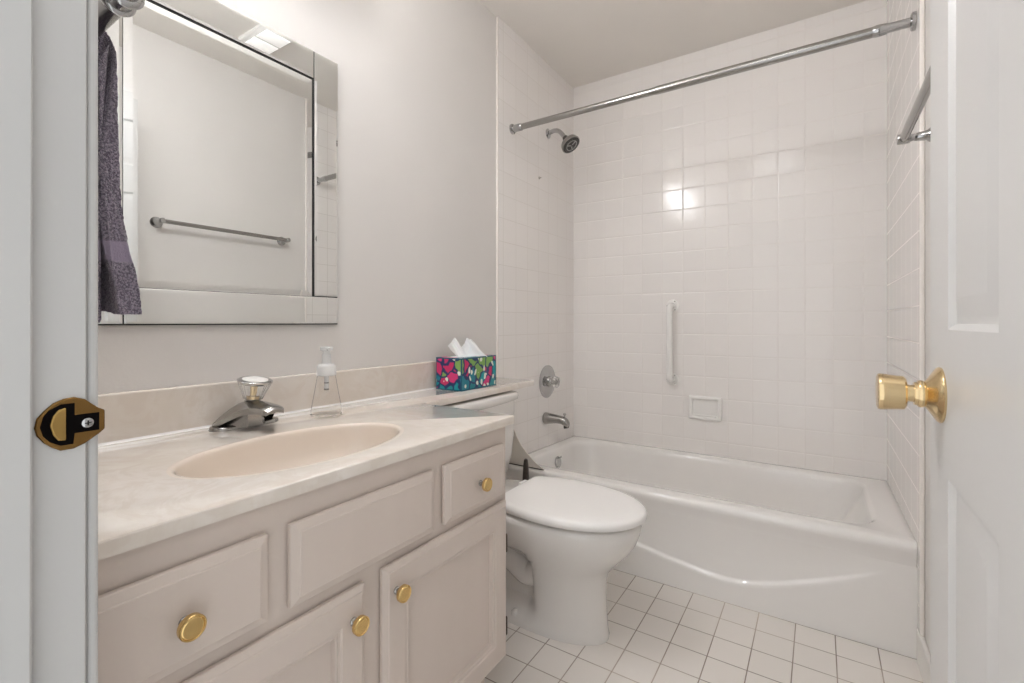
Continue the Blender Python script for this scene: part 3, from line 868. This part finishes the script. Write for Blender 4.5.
# ------------------------------------------------------------------ mirror
MY0, MY1, MZ0, MZ1 = 0.310, 0.925, 1.007, 1.806
mr = thing('wall_mirror', 'large rectangular mirror with mirrored border hanging above the basin', 'mirror', (0.001, 0.617, 1.40))
bm = NB(); box(bm, (0.0005, MY0 - 0.001, MZ0 - 0.003), (0.0125, MY1 + 0.001, MZ1 + 0.0005)); obj('backing', bm, M['backing'], mr, smooth=False, label='black backing board')
def pane(name, y0, y1, z0, z1, bev, h=0.0035, tilt=(0, 0)):
    bm = NB()
    steps = [(0, 0.0), (0, 0.0025), (bev, 0.0025 + h)]
    rect_steps(bm, (0.0125, y0, z0), (0, 1, 0), (0, 0, 1), (1, 0, 0), y1 - y0, z1 - z0, steps)
    if tilt != (0, 0):
        for v in bm.verts:
            if v.co.x > 0.0126:
                v.co.x += tilt[0] * (v.co.y - y0) / (y1 - y0) + tilt[1] * (v.co.z - z0) / (z1 - z0)
    return obj(name, bm, M['mirror'], mr, smooth=False)
SW = 0.0795
pane('mirror_pane', MY0 + SW + 0.0012, MY1 - SW - 0.0085, MZ0 + SW, MZ1 - SW - 0.0075, 0.016, 0.0026)
pane('mirror_strip', MY0, MY0 + SW, MZ0, MZ1, 0.006, 0.001)                              # left
pane('mirror_strip', MY1 - SW, MY1, MZ0 + SW + 0.002, MZ1, 0.006, 0.0016)                # right
pane('mirror_strip', MY0 + SW + 0.003, MY1, MZ0, MZ0 + SW - 0.001, 0.005, 0.0010)        # bottom
pane('mirror_strip', MY0 + SW + 0.003, MY1 - SW - 0.0035, MZ1 - SW, MZ1, 0.006, 0.0009)   # top

# ------------------------------------------------------------------ shower fittings
va = thing('shower_valve', 'round chrome shower valve with clear knob on the tiled wall', 'shower valve', (TL, 2.267, 0.688))
bm = NB(); lathe(bm, [(0, 0.089), (0.003, 0.089), (0.007, 0.083), (0.011, 0.060), (0.013, 0.030), (0.024, 0.027), (0.026, 0.020), (0.034, 0.018)], (TL, 2.267, 0.688), (1, 0, 0), 48)
obj('escutcheon', bm, M['chrome'], va, angle=40)
bm = NB(); lathe(bm, [(0.030, 0.019), (0.034, 0.026), (0.056, 0.031), (0.064, 0.029), (0.068, 0.018), (0.069, 0.0)], (TL, 2.267, 0.688), (1, 0, 0), 48, flute=(8, 0.05))
obj('handle', bm, M['crystal'], va, label='clear acrylic knob')
bm = NB(); lathe(bm, [(0.026, 0.010), (0.050, 0.008), (0.066, 0.005)], (TL, 2.267, 0.688), (1, 0, 0), 20)
obj('handle_core', bm, M['nickel'], va, label='metal stem inside the clear knob')

su = thing('tub_spout', 'chrome tub spout with diverter below the round valve', 'tub spout', (TL, 2.245, 0.497))
def spr(x, cz, ry, rz): return [Vector((x, 2.245 + ry * math.cos(2 * PI * i / 24), cz + rz * math.sin(2 * PI * i / 24))) for i in range(24)]
bm = NB(); loft(bm, [spr(TL, 0.492, 0.030, 0.031), spr(TL + 0.008, 0.492, 0.031, 0.032), spr(TL + 0.03, 0.493, 0.028, 0.028), spr(TL + 0.07, 0.494, 0.025, 0.023), spr(TL + 0.10, 0.492, 0.023, 0.021), spr(TL + 0.118, 0.486, 0.022, 0.024), spr(TL + 0.132, 0.479, 0.020, 0.023), spr(TL + 0.140, 0.472, 0.016, 0.018)])
obj('spout_body', bm, M['nickel'], su, angle=60)
bm = NB(); lathe(bm, [(0, 0.0045), (0.012, 0.0045), (0.013, 0.008), (0.020, 0.008), (0.022, 0.005)], (TL + 0.118, 2.245, 0.507), (0, 0, 1), 16)
obj('diverter_knob', bm, M['chrome'], su)
bm = NB(); lathe(bm, [(0, 0.014), (0.012, 0.014)], (TL + 0.126, 2.245, 0.464), (0.2, 0, -1), 16); obj('outlet', bm, M['dark'], su, label='dark outlet')

sh = thing('overhead_shower', 'chrome round shower head on a bent arm under the curtain rod', 'shower', (TL, 2.278, 2.045))
ZA = 2.045
bm = NB(); lathe(bm, [(0, 0.027), (0.003, 0.027), (0.008, 0.020), (0.011, 0.012)], (TL, 2.278, ZA), (1, 0, 0), 28); obj('wall_flange', bm, M['chrome'], sh)
arm = spline([(TL, 2.278, ZA), (TL + 0.04, 2.278, ZA + 0.008), (TL + 0.072, 2.278, ZA - 0.005), (TL + 0.105, 2.278, ZA - 0.045)], 7)
bm = NB(); tube(bm, arm, 0.0120, 14); obj('shower_arm', bm, M['chrome'], sh)
hd_d = Vector((0.62, -0.10, -0.78)).normalized()
hp = Vector((TL + 0.103, 2.278, ZA - 0.042))
bm = NB(); lathe(bm, [(0, 0.0135), (0.004, 0.016), (0.018, 0.016), (0.020, 0.013)], hp, hd_d, 20); obj('swivel_nut', bm, M['dark'], sh, label='black swivel nut')
bm = NB(); lathe(bm, [(0.016, 0.012), (0.024, 0.024), (0.034, 0.039), (0.044, 0.049), (0.060, 0.0535), (0.064, 0.053), (0.067, 0.048)], hp, hd_d, 36)
hs = obj('head_shell', bm, M['nickel'], sh, angle=50)
bm = NB(); lathe(bm, [(0.063, 0.0485), (0.0675, 0.0485), (0.0685, 0.046), (0.069, 0.0)], hp, hd_d, 36); fp = obj('spray_face', bm, M['dark'], sh, label='dark grey spray face')
d_, u_, v_ = frame_of(hd_d)
bm = NB()
cc = hp + hd_d * 0.069
tor = [cc + (u_ * math.cos(2 * PI * i / 28) + v_ * math.sin(2 * PI * i / 28)) * 0.030 for i in range(29)]
tube(bm, tor, 0.0028, 8)
for k in range(3):
    a = 2 * PI * k / 3 + 0.4
    tube(bm, [cc + (u_ * math.cos(a) + v_ * math.sin(a)) * 0.004, cc + (u_ * math.cos(a) + v_ * math.sin(a)) * 0.029], 0.0038, 8)
obj('spray_ring', bm, M['chrome'], fp, label='chrome ring on the spray face')
bm = NB()
for k in range(22):
    a = 2 * PI * k / 22
    lathe(bm, [(0, 0.0018), (0.003, 0.0014)], cc + (u_ * math.cos(a) + v_ * math.sin(a)) * 0.040 - hd_d * 0.001, hd_d, 8)
obj('spray_nozzles', bm, M['nickel'], fp, label='ring of small nozzles')

rd = thing('shower_curtain_rod', 'long metal shower curtain rod spanning between the tiled side walls', 'curtain rod', (0.757, 1.89, 1.935))
A, Bp = Vector((TL, 1.915, 1.945)), Vector((TR, 1.868, 1.925))
dv = (Bp - A).normalized()
bm = NB(); tube(bm, [A + dv * 0.012, A + dv * 0.75], 0.0140, 20); obj('inner_tube', bm, M['nickel'], rd)
bm = NB(); tube(bm, [A + dv * 0.70, Bp - dv * 0.085], 0.0160, 20); obj('outer_tube', bm, M['nickel'], rd)
bm = NB(); lathe(bm, [(0.0, 0.024), (0.007, 0.024), (0.010, 0.0165), (0.012, 0.0175), (0.055, 0.0170), (0.060, 0.0142)], A, dv, 28); obj('end_flange', bm, M['chrome'], rd)
bm = NB(); lathe(bm, [(0.0, 0.027), (0.010, 0.027), (0.013, 0.020), (0.014, 0.0140), (0.060, 0.0140), (0.085, 0.0178), (0.095, 0.0178), (0.105, 0.0160)], Bp, -dv, 28); obj('end_flange', bm, M['chrome'], rd)

gb = thing('grab_bar', 'white vertical grab bar on the tiled back wall', 'grab bar', (0.596, TB, 0.90))
z0, z1, gx = 0.704, 1.100, 0.596
pth = [(gx, TB - 0.004, z0)] + [(gx, TB - 0.034 - 0.03 * math.sin(a), z0 + 0.03 - 0.03 * math.cos(a)) for a in [PI / 2 * i / 5 for i in range(6)]]
pth = [Vector(p) for p in pth]
top = [Vector((p.x, p.y, z0 + z1 - p.z)) for p in pth][::-1]
bm = NB(); tube(bm, pth + top, 0.0160, 18); obj('bar', bm, M['white'], gb)
for z in (z0, z1):
    bm = NB(); lathe(bm, [(0, 0.033), (0.003, 0.033), (0.007, 0.028), (0.009, 0.018)], (gx, TB, z), (0, -1, 0), 30); fl = obj('flange', bm, M['white'], gb)
    for k in range(3):
        a = PI / 2 + 2 * PI * k / 3 - 0.5
        bm = NB(); lathe(bm, [(0.0045, 0.0042), (0.0075, 0.0042), (0.0085, 0.0)], (gx + 0.026 * math.cos(a), TB, z + 0.026 * math.sin(a)), (0, -1, 0), 12)
        obj('screw', bm, M['nickel'], fl)

so = thing('soap_dish', 'white ceramic soap dish recessed in the tiled back wall', 'soap dish', (0.763, TB, 0.567))
X0, X1, Z0, Z1 = 0.682, 0.842, 0.506, 0.628
bm = NB()
def rr(ins, y, r=0.006): 
    return [Vector((p.x, y, p.y)) for p in [Vector((q.x, q.y)) for q in rrect(X0 + ins, X1 - ins, Z0 + ins, Z1 - ins, r, 0.0, 5)]]
loft(bm, [rr(0, TB - 0.001), rr(0, TB - 0.013), rr(0.003, TB - 0.017), rr(0.009, TB - 0.018), rr(0.014, TB - 0.017), rr(0.019, TB - 0.010), rr(0.020, TB + 0.004, 0.01), rr(0.022, TB + 0.030, 0.014), rr(0.027, TB + 0.040, 0.016), rr(0.036, TB + 0.042, 0.016)], cap0=True)
obj('dish', bm, M['white'], so, angle=50)
bm = NB(); box(bm, (X0 + 0.022, TB - 0.016, Z0 + 0.018), (X1 - 0.022, TB - 0.009, Z0 + 0.026)); 
obj('lip', bm, M['white'], so, bevel=0.003, seg=3)

# small hook mark near the shower head
bm = NB(); lathe(bm, [(0, 0.007), (0.003, 0.006), (0.005, 0.003), (0.012, 0.003), (0.013, 0)], (TL, 2.18, 1.778), (1, 0, 0), 14)
tag(obj('wall_hook', bm, M['nickel'], loc=(TL, 2.18, 1.778)), 'tiny metal hook on side wall tile below the shower head', 'hook')

# ------------------------------------------------------------------ towel bar on the right wall
tr = thing('towel_bar', 'chrome towel bar on the right wall, past the open door', 'towel bar', (XR, 1.315, 1.503))
bz, bx = 1.503, 1.447
bm = NB(); tube(bm, [(bx, 0.992, bz), (bx, 1.640, bz)], 0.0105, 16); obj('bar', bm, M['nickel'], tr)
for y in (0.992, 1.637):
    bm = NB(); lathe(bm, [(0, 0.027), (0.004, 0.027), (0.008, 0.022), (0.020, 0.013), (0.045, 0.0095), (0.050, 0.010), (0.054, 0.0135), (0.078, 0.0135), (0.081, 0.011), (0.082, 0)], (XR, y, bz), (-1, 0, 0), 26)
    obj('post', bm, M['chrome'], tr)

# towel bar on the front wall and its towel
hb = thing('towel_bar', 'chrome towel bar by the door frame carrying the purple towel', 'towel bar', (0.36, YF, 1.374))
HZ, HY = 1.374, 0.204
bm = NB(); tube(bm, [(0.14, HY, HZ), (0.597, HY, HZ)], 0.0115, 20); obj('bar', bm, M['nickel'], hb)
for x in (0.145, 0.604):
    bm = NB(); lathe(bm, [(0, 0.018), (0.004, 0.018), (0.009, 0.016), (0.014, 0.012), (0.040, 0.011)], (x, YF, HZ), (0, 1, 0), 26)
    obj('post', bm, M['chrome'], hb)
    s = 1 if x > 0.3 else -1
    bm = NB(); lathe(bm, [(-0.014, 0.0120), (-0.013, 0.0165), (-0.010, 0.0175), (-0.008, 0.0160), (-0.007, 0.0135), (0.009, 0.0135), (0.010, 0.0160), (0.013, 0.0175), (0.016, 0.0150), (0.017, 0.011), (0.026, 0.009), (0.028, 0.0)], (x, HY, HZ), (s, 0, 0), 28)
    obj('finial', bm, M['chrome'], hb)

def towel():
    bm = NB()
    rings = []
    def prof(x):
        pts = []
        e = ss(x, 0.44, 0.535)
        w = 0.5 + 0.5 * math.sin(x * 38)
        # outer skin: front hem up, over the bar, down to the back hem; then the inner skin back
        fl = lambda t: 0.004 * t ** 2 + 0.003 * w * t + 0.013 * e * ss(t, 0.55, 1.0)     # flare towards the hem
        L = 0.350
        out = []
        for k in range(25):
            t = 1 - k / 24
            z = HZ - 0.004 - t * (L - 0.012 * (1 - e)); y = HY + 0.0180 + fl(t) - 0.008 * math.exp(-((t - 0.80) / 0.018) ** 2) * 0.3
            out.append((y, z))
        for k in range(1, 8):
            a = PI * k / 8
            out.append((HY + 0.0180 * math.cos(a), HZ - 0.004 + 0.0180 * math.sin(a)))
        for k in range(25):
            t = k / 24
            out.append((HY - 0.0180 + 0.006 * t, HZ - 0.004 - t * (L + 0.010)))
        inn = []
        for k in range(25):
            t = 1 - k / 24
            inn.append((HY - 0.0136 * (1 - ss(t, 0.03, 0.14)) - 0.0008, HZ - 0.004 - t * (L + 0.010) - (0.0 if t < 1 else 0.0)))
        for k in range(1, 8):
            a = PI * (8 - k) / 8
            inn.append((HY + 0.0138 * math.cos(a), HZ - 0.004 + 0.0138 * math.sin(a)))
        for k in range(25):
            t = k / 24
            inn.append((HY + 0.0136 * (1 - ss(t, 0.03, 0.14)) + 0.0008 + 0.7 * fl(t) * ss(t, 0.6, 1.0), HZ - 0.004 - t * (L - 0.012 * (1 - e))))
        return out + inn
    N = 40
    for i in range(N + 1):
        x = 0.175 + (0.530 - 0.175) * i / N
        p = prof(x)
        r = []
        for y, z in p:
            t = (HZ - z) / 0.34
            dx = 0.006 * ss(t, 0.1, 1.0) * (i / N) + 0.012 * ss(t, 0.72, 1.0) * ss(i / N, 0.7, 1.0) * (1 if y > HY else 0.5)
            dx -= 0.034 * (1 - ss(t, -0.05, 0.11)) * ss(i / N, 0.6, 1.0)
            r.append(Vector((x + dx, y, z)))
        rings.append(r)
    loft(bm, rings)
    return bm
tw = thing('hand_towel', 'dark purple terry towel hanging beside the mirror', 'towel', (0.36, HY, 1.03))
o = obj('terry_cloth', towel(), M['towel'], tw, angle=70)
s = o.modifiers.new('subdiv', 'SUBSURF'); s.subdivision_type = 'SIMPLE'; s.levels = 2; s.render_levels = 2
tex = bpy.data.textures.new('terry', 'CLOUDS'); tex.noise_scale = 0.004; tex.noise_depth = 1
dm = o.modifiers.new('terry', 'DISPLACE'); dm.texture = tex; dm.strength = 0.004; dm.mid_level = 0.5; dm.texture_coords = 'LOCAL'

# ------------------------------------------------------------------ lamps
vl = thing('vanity_light', 'three globe vanity light on the wall above the mirror', 'wall light', (0.0, 0.66, 2.14))
bm = NB(); box(bm, (0.001, 0.36, 2.09), (0.03, 0.96, 2.19)); obj('back_plate', bm, M['chrome'], vl, bevel=0.008, seg=3)
for y in (0.46, 0.66, 0.86):
    bm = NB(); lathe(bm, [(0.0, 0.03), (0.03, 0.03), (0.035, 0.022), (0.10, 0.022)], (0.025, y, 2.145), (1, 0, 0), 24); sk = obj('socket', bm, M['chrome'], vl)
    bm = NB(); lathe(bm, [(0.03, 0.022), (0.045, 0.040), (0.075, 0.060), (0.105, 0.072), (0.130, 0.078), (0.131, 0.075), (0.105, 0.069), (0.075, 0.057), (0.047, 0.037), (0.033, 0.020)], (0.025, y, 2.15), (1, 0, 0), 36); obj('light_shield', bm, M['white'], sk)  # unseen cup added to block globe light from the wall behind
    bm = NB(); bmesh.ops.create_uvsphere(bm, u_segments=28, v_segments=16, radius=0.055); bmesh.ops.translate(bm, verts=bm.verts, vec=(0.165, y, 2.15)); obj('globe', bm, M['bulb'], sk)

cl = thing('ceiling_light', 'square white ceiling light with two glowing panels, seen in the mirror', 'ceiling light', (1.08, 1.33, HC))
bm = NB(); rect_steps(bm, (0.955, 1.225, HC - 0.001), (1, 0, 0), (0, 1, 0), (0, 0, -1), 0.24, 0.16, [(0, 0), (0, 0.012), (0.012, 0.022), (0.02, 0.024)]); obj('housing', bm, M['white'], cl)
for x0 in (0.977, 1.083):
    bm = NB(); rect_steps(bm, (x0, 1.245, HC - 0.0248), (1, 0, 0), (0, 1, 0), (0, 0, -1), 0.090, 0.12, [(0, 0), (0, 0.004), (0.006, 0.008)]); obj('diffuser', bm, M['panel'], cl)

dl = thing('fill_dome_light', 'added unseen fill light, a round opal bowl on the ceiling inside the doorway', 'ceiling light', (0.95, 0.45, HC))  # unseen lamp added as soft overhead fill for the room
bm = NB(); lathe(bm, [(0.0, 0.175), (0.018, 0.175), (0.024, 0.168)], (0.95, 0.45, HC), (0, 0, -1), 40); obj('rim', bm, M['nickel'], dl)
bm = NB(); lathe(bm, [(0.018, 0.165), (0.040, 0.158), (0.062, 0.135), (0.078, 0.098), (0.086, 0.05), (0.088, 0.0)], (0.95, 0.45, HC), (0, 0, -1), 40); obj('dome', bm, M['dome'], dl)
